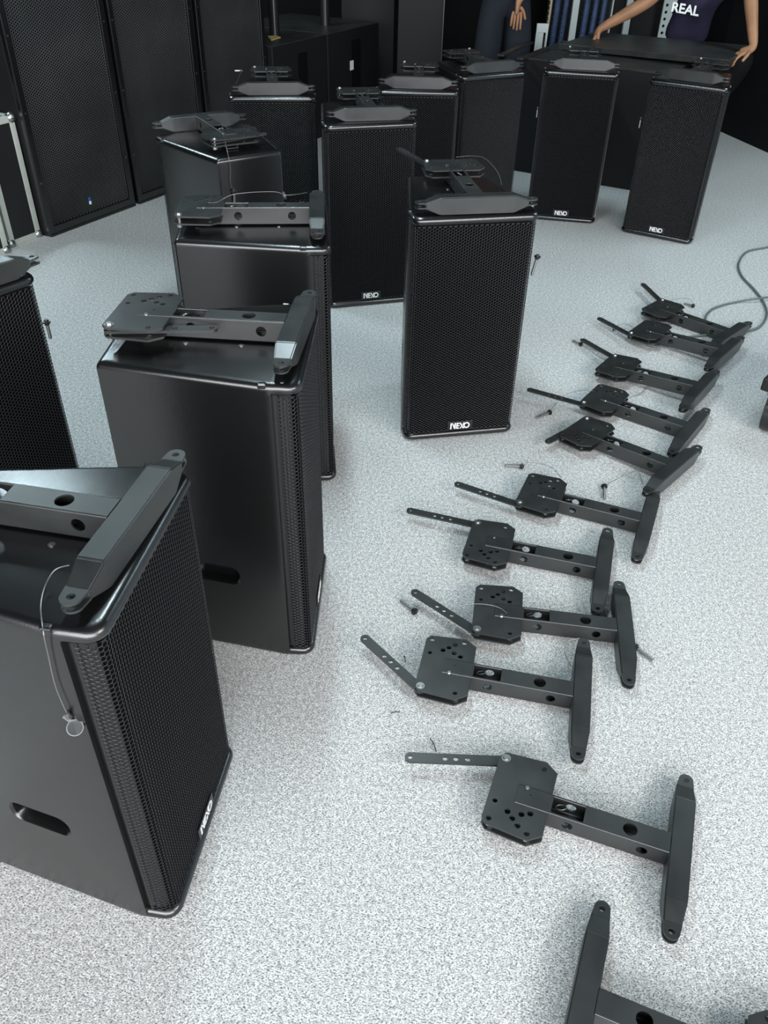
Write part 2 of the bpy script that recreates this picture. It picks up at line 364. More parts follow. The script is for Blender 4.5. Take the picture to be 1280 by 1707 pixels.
# ------------------------------------------------------------------ fly bracket (two mirrored kinds)
def make_bracket(kind):
    s = 1 if kind == 'A' else -1           # bolt side
    P = {}
    # crossbar
    bm = bmesh.new(); secs = []
    def sec(x, hy, z0, z1): secs.append([bm.verts.new((x, y, z)) for y, z in ((-hy, z0), (hy, z0), (hy, z1), (-hy, z1))])
    for x, hy, z0, z1 in ((-0.160, 0.0175, 0.0185, 0.0365), (-0.115, 0.022, 0.001, 0.052), (0.115, 0.022, 0.001, 0.052), (0.160, 0.0175, 0.0185, 0.0365)): sec(x, hy, z0, z1)
    for a, b in zip(secs, secs[1:]):
        for k in range(4): bm.faces.new((a[k], a[(k + 1) % 4], b[(k + 1) % 4], b[k]))
    bm.faces.new(secs[0]); bm.faces.new(secs[-1][::-1])
    bmesh.ops.recalc_face_normals(bm, faces=bm.faces[:])
    bmesh.ops.bevel(bm, geom=[e for e in bm.edges], offset=0.0028, segments=3, affect='EDGES')
    for sx in (-1, 1):
        ol = [(0.157, -0.0178)] + [(0.1755 + 0.0156 * math.cos(math.radians(a)), 0.0156 * math.sin(math.radians(a))) for a in range(-90, 91, 15)] + [(0.157, 0.0178)]
        ol = [(sx * x, y) for x, y in ol]; hl = circ(sx * 0.175, 0, 0.0062, 12)
        for z in (0.0185, 0.0325): plate(bm, ol, [hl], 0.004, Matrix.Translation((0, 0, z)))
    P['crossbar'] = mesh('crossbar', bm, 'steel')
    # arm, a square tube of four walls
    bm = bmesh.new(); t = 0.003; y0, y1 = 0.0215, 0.34; w_ = 0.024; zb, zt = 0.003, 0.052
    e_ = w_ - 0.0028
    plate(bm, [(-e_, y0), (e_, y0), (e_, y1), (-e_, y1)], [circ(0, 0.102, 0.0148, 24), rrect(-w_ + 0.004, w_ - 0.004, 0.196, 0.264, 0.002, 2), circ(0.004, 0.312, 0.0022, 8)], t, Matrix.Translation((0, 0, zt - t)))
    plate(bm, [(-e_, y0), (e_, y0), (e_, y1 + 0.012), (-e_, y1 + 0.012)], [circ(0.002, 0.232, 0.012, 16), circ(0, 0.102, 0.012, 16)], t, Matrix.Translation((0, 0, zb)))
    for sx in (-1, 1):
        m4 = Matrix(((0, 0, 1, sx * w_ - (t if sx > 0 else 0)), (1, 0, 0, 0), (0, 1, 0, 0), (0, 0, 0, 1)))
        plate(bm, [(y0, zb + .0028), (y1, zb + .0028), (y1, zt - .0028), (y0, zt - .0028)], [circ(0.072, 0.028, 0.0115, 18), circ(0.225, 0.028, 0.0115, 18)], t, m4)
    for sx in (-1, 1):                      # rolled corners of the tube
        for z in (zb + 0.0028, zt - 0.0028): tube(bm, [(sx * e_, y0, z), (sx * e_, y1, z)], 0.0028, 14)
    P['arm'] = mesh('arm', bm, 'steel', True)
    # two clamp plates with the same cut
    out = [(-0.079, 0.268), (0.079, 0.268), (0.100, 0.296), (0.093, 0.386), (0.080, 0.397), (-0.080, 0.397), (-0.093, 0.386), (-0.100, 0.296)]
    hs = [(0.075, 0.322), (0.062, 0.336), (0.050, 0.349), (0.046, 0.320), (0.038, 0.303)]
    hl = [circ(-s * x, y, 0.0066, 12) for x, y in hs] + [circ(-s * 0.079, 0.382, 0.006, 12), circ(-s * 0.016 - s * 0.018, 0.380, 0.0055, 12), circ(-s * 0.086, 0.300, 0.006, 12), circ(s * 0.080, 0.298, 0.006, 12)]
    bm = bmesh.new(); plate(bm, out, hl, 0.0045); P['plate'] = mesh('clamp_plate', bm, 'steel')
    # bolt through the plates
    bm = bmesh.new(); bx, by = s * 0.078, 0.383
    cyl(bm, (bx, by, 0.0495), (0, 0, 1), 0.0105, 0.0015, 16); cyl(bm, (bx, by, 0.051), (0, 0, 1), 0.0075, 0.004, 12, 0.006)
    cyl(bm, (bx, by, 0.018), (0, 0, 1), 0.0045, 0.032, 10); cyl(bm, (bx, by, 0.016), (0, 0, 1), 0.0085, 0.008, 6)
    P['bolt'] = mesh('pivot_bolt', bm, 'chrome')
    bm = bmesh.new(); cyl(bm, (s * 0.02, 0.322, 0.0495), (0, 0, 1), 0.006, 0.003, 12, 0.004); P['stud'] = mesh('stud', bm, 'chrome')
    # swinging link strap, local origin at the pivot, running along +x
    bm = bmesh.new(); Lk = 0.213; hw = 0.0125
    ol = [(Lk + hw * math.cos(math.radians(a)), hw * math.sin(math.radians(a))) for a in range(-90, 91, 18)] + [(hw * math.cos(math.radians(a)), hw * math.sin(math.radians(a))) for a in range(90, 271, 18)]
    plate(bm, ol, [circ(Lk, 0, 0.0055, 12), circ(0.085, 0, 0.0062, 12), circ(0.111, 0, 0.0062, 12), circ(0.135, 0, 0.0062, 12)], 0.006)
    P['strap'] = mesh('link_strap', bm, 'steel')
    bm = bmesh.new(); ring(bm, (0.004, 0.245, 0.044), (0.5, 0.3, 1), 0.011, 0.001); P['ring'] = mesh('pull_ring', bm, 'chrome')
    return P
BK = {k: make_bracket(k) for k in 'AB'}
BKS = {}
def bracket(key, kind, loc, rz, label, group, strap=None, tilt=(0, 0)):
    P = BK[kind]; root = thing('mounting_bracket', label, 'bracket', loc, rz, group); root.rotation_euler = (tilt[0], tilt[1], rz)
    s = 1 if kind == 'A' else -1
    obj('crossbar', P['crossbar'], None, root)
    arm = obj('arm', P['arm'], None, root)
    obj('clamp_plate', P['plate'], None, root, (0, 0, 0.0455)); obj('clamp_plate', P['plate'], None, root, (0, 0, 0.0255))
    part_label(obj('pivot_bolt', P['bolt'], None, root), 'bright steel bolt')
    obj('stud', P['stud'], None, root)
    obj('pull_ring', P['ring'], None, arm)
    if strap is not None:
        obj('link_strap', P['strap'], None, root, (s * 0.078, 0.383, 0.0345), (0, 0, math.radians(strap)))
    BKS[key] = root
    return root
def lanyard(key, pts, r=0.0008):
    root = BKS[key]; inv = root_matrix(root).inverted()
    bm = bmesh.new(); tube(bm, [inv @ q for q in smoothpath(pts)], r, 6); return part_label(obj('wire_lanyard', bm, 'wire', root), 'thin steel wire lanyard')
def root_matrix(o):
    return Matrix.Translation(o.location) @ o.rotation_euler.to_matrix().to_4x4()
def pin(key, tip, head):
    root = BKS[key]; inv = root_matrix(root).inverted(); a = inv @ Vector(tip); b = inv @ Vector(head); d = (b - a).normalized()
    bm = bmesh.new(); tube(bm, [a, a + d * 0.003, b - d * 0.004], [0.003, 0.0045, 0.0045], 12)
    q = obj('locking_pin', bm, 'chrome', root); part_label(q, 'bright steel locking pin with black head')
    bm = bmesh.new(); tube(bm, [b - d * 0.010, b - d * 0.004, b - d * 0.004, b, b, b + d * 0.005], [0.0065, 0.0065, 0.0105, 0.0105, 0.006, 0.005], 14)
    obj('pin_head', bm, 'blackplastic', q)

# ------------------------------------------------------------------ loudspeakers standing on the carpet, each with a bracket on its lid
GS = 'black trapezoid loudspeakers standing on the carpet'; GB = 'brackets resting on loudspeaker lids'; GF = 'brackets laid out on the carpet'
SPK_POSE = {
 'S1': (-0.350, 0.962, 1.4502, 'black loudspeaker nearest the camera at the lower left, hanging pin on its side'),
 'S2': (-0.168, 1.651, 1.5524, 'black loudspeaker directly behind the nearest one, pocket handle low on its side'),
 'S4': (-0.179, 2.427, 1.6715, 'black loudspeaker third in the left file, facing right, mostly hidden by the second'),
 'S3': (-0.760, 3.500, 3.74, 'black loudspeaker turned with its narrow back to the camera'),
 'S5': (-0.553, 4.122, 0.0988, 'black loudspeaker facing front behind the one turned backwards'),
 'S6': (-0.083, 3.651, 0.2745, 'tall black loudspeaker in the middle, between the left file and the free standing one'),
 'S7': (0.2645, 2.519, 0.195, 'black loudspeaker standing free in the centre with a steel pin at its right edge'),
 'S8': (0.115, 4.328, 0.0321, 'black loudspeaker behind the right shoulder of the middle one'),
 'S9': (0.530, 4.794, 0.4562, 'unlit black loudspeaker turned away to the right, beside the dark table of cabinets'),
 'S10': (0.995, 4.907, -0.1819, 'black loudspeaker with white badge, left of the two in front of the low cabinet'),
 'S11': (1.489, 4.654, -0.5223, 'rightmost black loudspeaker, turned a little to the left, white badge at its foot'),
 'S12': (-1.003, 1.832, 0.9402, 'black loudspeaker cut by the left edge of the photo, grille facing right'),
}
first = True; SPO = {}
for k, (x, y, a, lab) in SPK_POSE.items():
    r = SPK if first else dup(SPK)
    first = False; r.location = (x, y, 0); r.rotation_euler = (0, 0, a); tag(r, lab, 'speaker', GS); SPO[k] = r
ZT = SH + 0.0008
on = [('S1', 'B', -0.3830, 0.9700, 1.3797, None, 'bracket on the nearest loudspeaker, its arm running out of the left edge'),
 ('S2', 'B', -0.1989, 1.6512, 1.4950, -81, 'bracket with worn plate and folded strap on the second loudspeaker of the left file'),
 ('S4', 'B', -0.2142, 2.4201, 1.6506, None, 'bracket with chipped plate corner and wire on the third loudspeaker of the left file'),
 ('S3', 'A', -0.760, 3.504, 3.665, -166.7, 'bracket on the loudspeaker turned backwards, wire hanging down its back'),
 ('S7', 'B', 0.2585, 2.5500, 0.1737, 105, 'bracket on the free standing centre loudspeaker, wire looping to its right'),
 ('S5', 'B', -0.5507, 4.1600, 0.1500, None, 'bracket on the loudspeaker behind the backwards one, pin poking out left of its plate'),
 ('S6', 'B', -0.0888, 3.7100, 0.2036, None, 'bracket on the tall middle loudspeaker, reddish sheen at its bar'),
 ('S8', 'B', 0.1152, 4.3780, -0.0378, None, 'bracket on the loudspeaker behind the middle one, grey bar facing front'),
 ('S9', 'A', 0.5100, 4.8370, 0.4467, None, 'dark bracket on the unlit loudspeaker turned away'),
 ('S10', 'B', 1.0150, 4.9700, -0.1625, None, 'bracket on the left of the two badge bearing loudspeakers at the back'),
 ('S11', 'B', 1.5200, 4.7100, -0.5790, None, 'bracket on the rightmost loudspeaker'),
 ('S12', 'A', -1.000, 1.8700, 0.9314, None, 'bracket end with forked tabs on the loudspeaker cut by the left edge')]
for k, kd, x, y, a, st, lab in on:
    bracket(k, kd, (x, y, ZT), a, lab, GB, st)

floor_br = [
 ('B1', 'A', 1.497, 3.353, 0.7916, 55, 'farthest bracket of the row on the carpet, strap pointing up left', 0.0, (0, 0)),
 ('B2', 'B', 1.399, 3.128, 0.8902, 65.7, 'second farthest floor bracket, its plate shining pale', 0.028, (-0.065, 0)),
 ('B3', 'A', 1.200, 2.800, 0.9390, 62.6, 'third farthest floor bracket, crossbar top gleaming pale', 0.032, (-0.075, 0)),
 ('B4', 'B', 1.097, 2.552, 0.9550, 96.4, 'fourth farthest floor bracket, long strap reaching left to a small pin', 0.0, (0, 0)),
 ('B5', 'A', 0.962, 2.275, 0.8340, 174, 'fifth farthest floor bracket with strap folded behind its plate', 0.019, (-0.048, 0)),
 ('B6', 'B', 0.810, 2.0035, 1.1869, 83.4, 'floor bracket under the curved wire with a pin, crossbar tip tucked under the next', 0.0, (0, 0)),
 ('B7', 'A', 0.633, 1.787, 1.2970, 88, 'floor bracket with straight strap and a raised bolt at the far plate corner', 0.0, (0, 0)),
 ('B8', 'B', 0.640, 1.542, 1.4307, 56, 'floor bracket with a wire arched across its plate to a pin', 0.0, (0, 0)),
 ('B9', 'B', 0.4885, 1.3185, 1.3601, 52.7, 'floor bracket with wire loop at the top of its crossbar, third from the bottom', 0.0, (0, 0)),
 ('B10', 'A', 0.619, 0.9186, 1.2279, 108.5, 'large near floor bracket shown whole, strap pointing straight left', 0.0, (0, 0)),
 ('B11', 'A', 0.3727, 0.6310, -1.9471, None, 'nearest floor bracket cut by the bottom edge, arm pointing right', 0.0, (0, 0))]
for k, kd, x, y, a, st, lab, z, tl in floor_br:
    bracket(k, kd, (x, y, z), a, lab, GF, st, tl)

# pins and wires
pin('B1', px(1140, 506, .006), px(1156, 510, .010)); lanyard('B1', [px(1155, 508, .012), px(1152, 500, .02), px(1137, 497, .03), px(1122, 500, .04), px(1112, 506, .05)])
pin('B3', px(954, 568, .006), px(969, 574, .010)); lanyard('B3', [px(969, 574, .012), px(983, 580, .004), px(998, 586, .004), px(1010, 590, .03)])
pin('B4', px(895, 697, .006), px(917, 687, .010)); lanyard('B4', [px(917, 686, .012), px(928, 671, .01), px(945, 657, .02), px(968, 651, .04), px(990, 652, .052)])
pin('B5', px(1007, 831, .006), px(1007, 810, .010)); lanyard('B5', [px(1009, 809, .012), px(1020, 803, .01), px(1040, 793, .015), px(1060, 785, .02), px(1067, 792, .02), px(1071, 805, .022)])
pin('B6', px(841, 776, .006), px(871, 777, .010)); lanyard('B6', [px(872, 776, .012), px(880, 772, .02), px(900, 773, .02), px(922, 781, .03), px(934, 796, .05)])
pin('B8', px(667, 1001, .006), px(692, 1020, .010)); lanyard('B8', [px(692, 1019, .012), px(706, 1021, .015), px(735, 1015, .03), px(775, 1008, .045), px(805, 1007, .056), px(830, 1012, .058), px(845, 1022, .054)])
pin('B9', px(1090, 1103, .006), px(1058, 1078, .010)); lanyard('B9', [px(966, 1064, .037), px(950, 1067, .03), px(942, 1078, .02), px(942, 1090, .015), px(951, 1110, .02)])
lanyard('B4', [px(1046, 664, .045), px(1056, 661, .01), px(1070, 655, .004), px(1082, 642, .004), px(1095, 640, .003), px(1110, 643, .003), px(1125, 650, .003), px(1137, 657, .003)])
b = bmesh.new(); inv = root_matrix(BKS['B2']).inverted(); ring(b, inv @ px(1024, 549, .008), (0.3, 0.6, 0.4), 0.008, 0.0022); q = obj('spring_clip', b, 'blackplastic', BKS['B2'])
lanyard('B2', [px(1024, 545, .01), px(1036, 540, .02), px(1046, 541, .03), px(1056, 546, .04)])
# wires on loudspeakers
s1 = SPO['S1']; m1 = root_matrix(s1)
A1 = m1 @ Vector((-SW / 2, 0.075, 0)); B1_ = m1 @ Vector((-SB, SD, 0)); u1 = (B1_ - A1).normalized(); n1 = Vector((u1.y, -u1.x, 0)); n1 = n1 if n1.y < 0 else -n1
P1 = A1 + n1 * 0.006
def s1side(u, v, off=0.0): return pxplane(u, v, P1 + n1 * off, n1)
e1 = px(88, 1046, SH + 0.004)
lanyard('S1', [px(116, 942, SH + .03), px(92, 950, SH + .02), px(76, 975, SH + .008), px(68, 1010, SH + .003), s1side(72, 1052), s1side(80, 1090), s1side(93, 1145), s1side(112, 1190)], 0.0011)
a = s1side(125, 1213); inv = root_matrix(BKS['S1']).inverted()
b = bmesh.new(); c0 = inv @ a; n0 = (inv.to_3x3() @ (Vector((0, 0, CAMH)) - a)).normalized()
tube(b, [c0 - n0 * 0.006, c0 + n0 * 0.004, c0 + n0 * 0.006, c0 + n0 * 0.005, c0 - n0 * 0.001], [0.010, 0.0125, 0.0122, 0.0105, 0.0075], 24); q = obj('locking_pin', b, 'steel', BKS['S1'])
b = bmesh.new(); ring(b, c0 + n0 * 0.0055, n0, 0.0115, 0.0011, 24); tube(b, [c0 - n0 * 0.001, c0 + n0 * 0.003], [0.0045, 0.003], 12); obj('pin_rim', b, 'chrome', q)
part_label(q, 'round steel pin head hanging on the wire')
b = bmesh.new(); tube(b, [inv @ s1side(112, 1188), inv @ s1side(114, 1200)], 0.003, 8); tube(b, [inv @ s1side(106, 1193), inv @ s1side(118, 1202)], 0.0035, 8); obj('crimp', b, 'wire', BKS['S1'])
s3 = SPO['S3']; m3 = root_matrix(s3); n3 = (m3.to_3x3() @ Vector((0, 1, 0))); P3 = m3 @ Vector((0, SD + 0.012, 0))
def s3b(u, v): return pxplane(u, v, P3, n3)
lanyard('S3', [px(370, 205, SH + .055), px(372, 222, SH + .055), px(376, 240, SH + .04), s3b(381, 262), s3b(384, 280), s3b(384, 305), s3b(389, 318)])
pin('S3', s3b(391, 338), s3b(390, 318))
lanyard('S4', [px(347, 338, ZT + .053), px(362, 337, ZT + .055), px(371, 332, ZT + .06), px(386, 325, ZT + .07), px(405, 322, ZT + .075), px(430, 320, ZT + .075), px(460, 320, ZT + .07), px(476, 325, ZT + .062), px(494, 324, ZT + .06), px(512, 321, ZT + .05)])
b = bmesh.new(); inv = root_matrix(BKS['S4']).inverted(); ring(b, inv @ px(474, 326, ZT + .064), (0.2, -1, 0.3), 0.008, 0.0035); q = obj('pull_ring', b, 'chrome', BKS['S4'])
lanyard('S7', [px(760, 262, ZT + .056), px(785, 260, ZT + .06), px(806, 263, ZT + .07), px(822, 277, ZT + .06), px(832, 292, ZT + .04), px(836, 308, ZT + .006)])
pin('S7', pxplane(886, 459, (0, 2.60, 0), (0, 1, 0)), pxplane(896, 427, (0, 2.60, 0), (0, 1, 0)))
pin('S5', px(391, 118, ZT + .045), px(403, 118, ZT + .045)); lanyard('S5', [px(403, 118, ZT + .047), px(398, 128, ZT + .03), px(393, 140, ZT + .01)])
for k, lx, z0 in (('S10', -SW / 2 - 0.008, 0.60), ('S11', -SW / 2 - 0.008, 0.60), ('S12', SW / 2 + 0.004, 0.655)):
    mm = root_matrix(SPO[k]); pin(k, mm @ Vector((lx, 0.02, z0 - 0.05)), mm @ Vector((lx, 0.02, z0)))

# ------------------------------------------------------------------ big grilled cabinets along the left
RZ = math.radians(60.7); ux = Vector((math.cos(RZ), math.sin(RZ), 0)); uy = Vector((-ux.y, ux.x, 0))
def make_sub(W=0.655, H=1.42, D=0.62):
    root = thing('bass_cabinet', 'x', 'speaker'); bm = bmesh.new()
    box(bm, 0, W, 0.03, D, 0.0, H, bev=0.004); obj('carcass', bm, 'dark', root)
    bm = bmesh.new()
    box(bm, 0, 0.036, 0, 0.031, 0.012, H, bev=0.004); box(bm, W - 0.036, W, 0, 0.031, 0.012, H, bev=0.004)
    box(bm, 0.03, W - 0.03, 0, 0.031, 0.012, 0.052, bev=0.004); box(bm, 0.03, W - 0.03, 0, 0.031, H - 0.04, H, bev=0.004)
    obj('front_frame', bm, 'paint', root)
    bm = bmesh.new(); box(bm, 0.002, W - 0.002, -0.004, 0.05, 0, 0.014, bev=0.003); obj('skid', bm, 'blackplastic', root)
    obj('grille', hexsheet([(0.034, 0.016), (W - 0.034, 0.016)], H - 0.09, 0.05, 0.0135, hole=0.74, m='grille_paler'), None, root)
    for x in (0.017, W - 0.017):
        for z in (0.28, 0.62, 0.96):
            b = bmesh.new(); cyl(b, (x, 0.001, z), (0, -1, 0), 0.004, 0.0015, 8); obj('screw', b, 'chrome', root)
    return root
subp = make_sub(); base = Vector((-1.851, 4.45, 0))
for i, lab in enumerate(('big black bass cabinet nearest on the left, blue tag low on its grille', 'big black grille cabinet between two like it along the left', 'farthest of three big grille cabinets along the left')):
    r = subp if i == 0 else dup(subp)
    r.location = base + ux * (0.682 * i + (0.012 if i == 2 else 0)); r.rotation_euler = (0, 0, RZ); tag(r, lab, 'speaker', 'big bass cabinets in a row')
b = bmesh.new(); box(b, 0.318, 0.332, 0.010, 0.0155, 0.110, 0.130); q = obj('tag', b, 'blue', subp); part_label(q, 'blue tag')
b = bmesh.new(); box(b, 0.320, 0.332, 0.010, 0.0155, 0.092, 0.110); q = obj('tag', b, 'white', subp); part_label(q, 'white tag end')

# ------------------------------------------------------------------ aluminium edged flight cases
def flight_case(name_label, loc, rz, W, D, H):
    root = thing('flight_case', name_label, 'case', loc, rz, 'flight cases at the left edge'); e = 0.031
    obj('panels', newbox(0.004, W - 0.004, 0.004, D - 0.004, 0.004, H - 0.004), 'laminate', root)
    def tr(*a): obj('edge_trim', newbox(*a, bev=0.002), 'alu', root)
    for x in (0, W - e):
        for y in (0, D - e): tr(x, x + e, y, y + e, 0.0, H)
    for z in (0, H - e):
        for y in (0, D - e): tr(0.02, W - 0.02, y, y + e, z, z + e)
        for x in (0, W - e): tr(x, x + e, 0.02, D - 0.02, z, z + e)
    for x in (0.012, W - 0.012):
        for y in (0.012, D - 0.012):
            for z in (0.014, H - 0.012):
                b = bmesh.new(); bmesh.ops.create_icosphere(b, subdivisions=2, radius=0.027, matrix=Matrix.Translation((x, y, z)))
                for v in b.verts: v.co.z = max(v.co.z, 0.0)
                obj('ball_corner', b, 'chrome', root, smooth=True)
    return root
fz = math.atan2(0.182, 0.098)
flight_case('narrow flight case with pale metal edges beside the big bass cabinet', (-2.006, 4.286, 0), fz, 0.207, 0.5, 0.612)
flight_case('flight case with scuffed pale edge cut by the left photo edge', (-2.235, 3.785, 0), fz - 0.02, 0.50, 0.45, 0.66)

# ------------------------------------------------------------------ low sub boxes with poles behind
def lowbox(name, lab, loc, rz, W, D, H, grp=None, m='dark', top='topwood'):
    root = thing(name, lab, 'cabinet', loc, rz, grp); obj('carcass', newbox(0, W, 0, D, 0, H - 0.006, bev=0.004), m, root)
    obj('top_panel', newbox(0, W, 0, D, H - 0.006, H, bev=0.002), top, root)
    return root
q1 = lowbox('subwoofer_box', 'left of the two black boxes carrying speaker poles', (-0.82, 6.235, 0), math.radians(61.5), 0.672, 0.85, 0.68, 'black boxes with poles')
q2 = lowbox('subwoofer_box', 'right of the two black pole boxes, white label on its front', (-0.492, 6.84, 0), math.radians(61.5), 0.76, 0.85, 0.68, 'black boxes with poles')
for q, wd in ((q1, 0.672), (q2, 0.76)):
    obj('front_groove', newbox(wd * 0.45, wd * 0.62, -0.003, 0.001, 0.03, 0.60), 'void', q)
    obj('edge_strip', newbox(0.0, 0.006, -0.004, 0.002, 0.0, 0.67), 'steel', q)
b = newbox(0.31, 0.36, -0.006, -0.0035, 0.40, 0.465); part_label(obj('label_sticker', b, 'white', q2), 'small white label')
def pole(lab, base, h):
    root = thing('speaker_pole', lab, 'pole', base, 0, 'speaker poles')
    b = bmesh.new(); cyl(b, (0, 0, 0), (0, 0, 1), 0.036, 0.30, 20); obj('sleeve', b, 'blackplastic', root, smooth=True)
    b = bmesh.new(); cyl(b, (0, 0, 0.0), (0, 0, 1), 0.017, h, 16); obj('tube', b, 'steel', root, smooth=True)
    b = bmesh.new(); cyl(b, (-0.03, -0.015, 0.24), (-1, -0.4, 0), 0.006, 0.05, 10); cyl(b, (-0.075, -0.033, 0.20), (0, 0, 1), 0.008, 0.075, 10, 0.014); obj('clamp_handle', b, 'chrome', root)
    b = bmesh.new(); cyl(b, (0.006, -0.037, 0.004), (0, 0, 1), 0.004, 0.29, 8); obj('bright_rail', b, 'chrome', root)
pole('speaker pole on the right black box', px(542, 42, 0.68), 0.9)
pole('speaker pole beside the grille cabinets, yellow paper at its foot', px(458, 58, 0.68), 0.9)
b = bmesh.new(); c = [px(446, 61, .68), px(452, 68, .68), px(468, 63, .68), px(460, 60, .68)]; cx = sum(c, Vector()) / 4
plate(b, [(v.x - cx.x, v.y - cx.y) for v in c], [], 0.004); tag(obj('paper_sheet', b, 'yellow', None, (cx.x, cx.y, 0.6803)), 'yellow paper on the left pole box', 'paper')
# tall black cabinets at the back
lowbox('tall_cabinet', 'tall plain black cabinet with a thin bright right edge at the back', (0.02, 7.45, 0), -0.05, 0.355, 0.6, 1.5, 'tall black cabinets', 'dark')
lowbox('tall_cabinet', 'tall matt black cabinet left of the bright edged one', (-0.45, 7.95, 0), 0.0, 0.44, 0.6, 1.5, 'tall black cabinets', 'dark')
obj('edge_strip', newbox(0.351, 0.357, -0.004, 0.004, 0.0, 1.49), 'steel', [o for o in C.objects if o.name == 'tall_cabinet'][0])

# ------------------------------------------------------------------ low cabinet row, loose lid
RA = math.atan2(-0.471, 0.852)
low = lowbox('low_cabinet', 'low wide black cabinet behind the two badge bearing loudspeakers', (0.80, 5.98, 0), RA, 0.973, 0.82, 0.692, None, 'dark', 'topwood')
obj('edge_strip', newbox(0.0, 0.973, -0.004, 0.003, 0.682, 0.6935, bev=0.001), 'steel', low)
low2 = lowbox('low_cabinet', 'black cabinet behind the rightmost loudspeaker, its side running back', (1.656, 5.507, 0), RA, 0.19, 1.05, 0.66, None, 'dark', 'topwood')
lid = thing('loose_lid', 'large black panel two hands are laying over the low cabinet', 'panel', (1.10, 6.28, 0.702), math.radians(-34)); lid.rotation_euler = (0.02, -0.018, math.radians(-34))
obj('sheet', newbox(0, 1.11, 0, 0.60, 0.0, 0.026, bev=0.003), 'topwood', lid); obj('rim', newbox(-0.006, 1.116, -0.008, 0.0, -0.004, 0.030, bev=0.002), 'steel', lid)
for i, (a_, b_) in enumerate((((833, 98), (884, 76)), ((866, 98), (912, 80)))):
    p, q = px(*a_, 0.70), px(*b_, 0.70); d = q - p; L = d.length
    tag(obj('trim_batten', newbox(0, L, -0.02, 0.02, 0, 0.012, bev=0.002), 'steel', None, (p.x, p.y, 0.6925 + (0.02 if i == 0 else 0)), (0, 0, math.atan2(d.y, d.x))),
        ('left metal strip lying on the low cabinet edge', 'right metal strip lying on the low cabinet')[i], 'strip', 'metal strips')

# ------------------------------------------------------------------ rack and cables behind the men
rk = thing('cable_rack', 'black rack hung with blue grey cables behind the low cabinet', 'rack', (1.30, 8.0, 0))
obj('frame', newbox(-0.02, 1.75, 0.12, 0.5, 0, 1.3), 'dark', rk)
def rackx(u): return px(u, 30, 0.6).x * 8.0 / px(u, 30, 0.6).y - 1.30
for u, r, m in ((926, .024, 'bluecable'), (940, .022, 'bluecable'), (975, .026, 'bluecable'), (990, .022, 'bluecable'), (1004, .022, 'bluecable'), (915, .010, 'pine')):
    x = rackx(u); b = bmesh.new(); tube(b, [(x - 0.0, 0.06, 0.35), (x + 0.01, 0.05, 0.7), (x + 0.02, 0.06, 1.25)], r, 10)
    for k in range(22): ring(b, (x + 0.0006 * k, 0.055, 0.38 + k * 0.038), (0, 0, 1), r, 0.004, 10, 4)
    obj('ribbed_cable', b, m, rk)
for u, wd in ((957, .055), (1046, .05), (1018, .012)):
    x = rackx(u); part_label(obj('upright', newbox(x - wd / 2, x + wd / 2, -0.01, 0.03, 0.42, 1.25, bev=0.003), 'rackpost', rk), 'pale upright rail')
x = rackx(1113); bm = bmesh.new(); plate(bm, [(x - .06, .5), (x + .06, .5), (x + .06, 1.25), (x - .06, 1.25)], [circ(x + sx * .03, .54 + k * .05, .012, 8) for k in range(14) for sx in (-1, 1)], 0.02, Matrix(((1, 0, 0, 0), (0, 0, -1, 0.0), (0, 1, 0, 0), (0, 0, 0, 1))))
obj('perforated_rail', bm, 'rackpost', rk)
fx = px(893, 60, .6).x * 7.3 / px(893, 60, .6).y
st = thing('metal_stand', 'pale upturned u shaped metal stand beside the standing man', 'stand', (fx, 7.3, 0))
for x in (0.0, 0.075): obj('leg', newbox(x, x + 0.014, 0, 0.02, 0, 0.70), 'rackpost', st)
obj('crosspiece', newbox(0, 0.089, -0.002, 0.022, 0.66, 0.72), 'rackpost', st); obj('bag', newbox(0.012, 0.06, 0.004, 0.02, 0.52, 0.66, bev=0.004), 'rackpost', st)

# ------------------------------------------------------------------ people
def skinmesh(name, chains, m, parent, sub=2):
    """chains: list of lists of (point, rx, ry); a point given as (chain, i) joins an earlier vertex."""
    bm = bmesh.new(); ly = bm.verts.layers.skin.verify(); cv = []
    for ch in chains:
        vs = []; prev = None
        for j, e in enumerate(ch):
            if isinstance(e[0], int): v = cv[e[0]][e[1]]
            else:
                v = bm.verts.new(Vector(e[0])); v[ly].radius = (e[1], e[2] if len(e) > 2 else e[1])
                if j == 0: v[ly].use_root = True
            if prev is not None: bm.edges.new((prev, v))
            vs.append(v); prev = v
        cv.append(vs)
    me = bpy.data.meshes.new(name); bm.to_mesh(me); bm.free(); me.materials.append(M[m])
    o = bpy.data.objects.new(name, me); C.objects.link(o); o.parent = parent
    s = o.modifiers.new('skin', 'SKIN'); s.use_smooth_shade = True; s.branch_smoothing = 0.6
    q = o.modifiers.new('sub', 'SUBSURF'); q.levels = sub; q.render_levels = sub
    return o
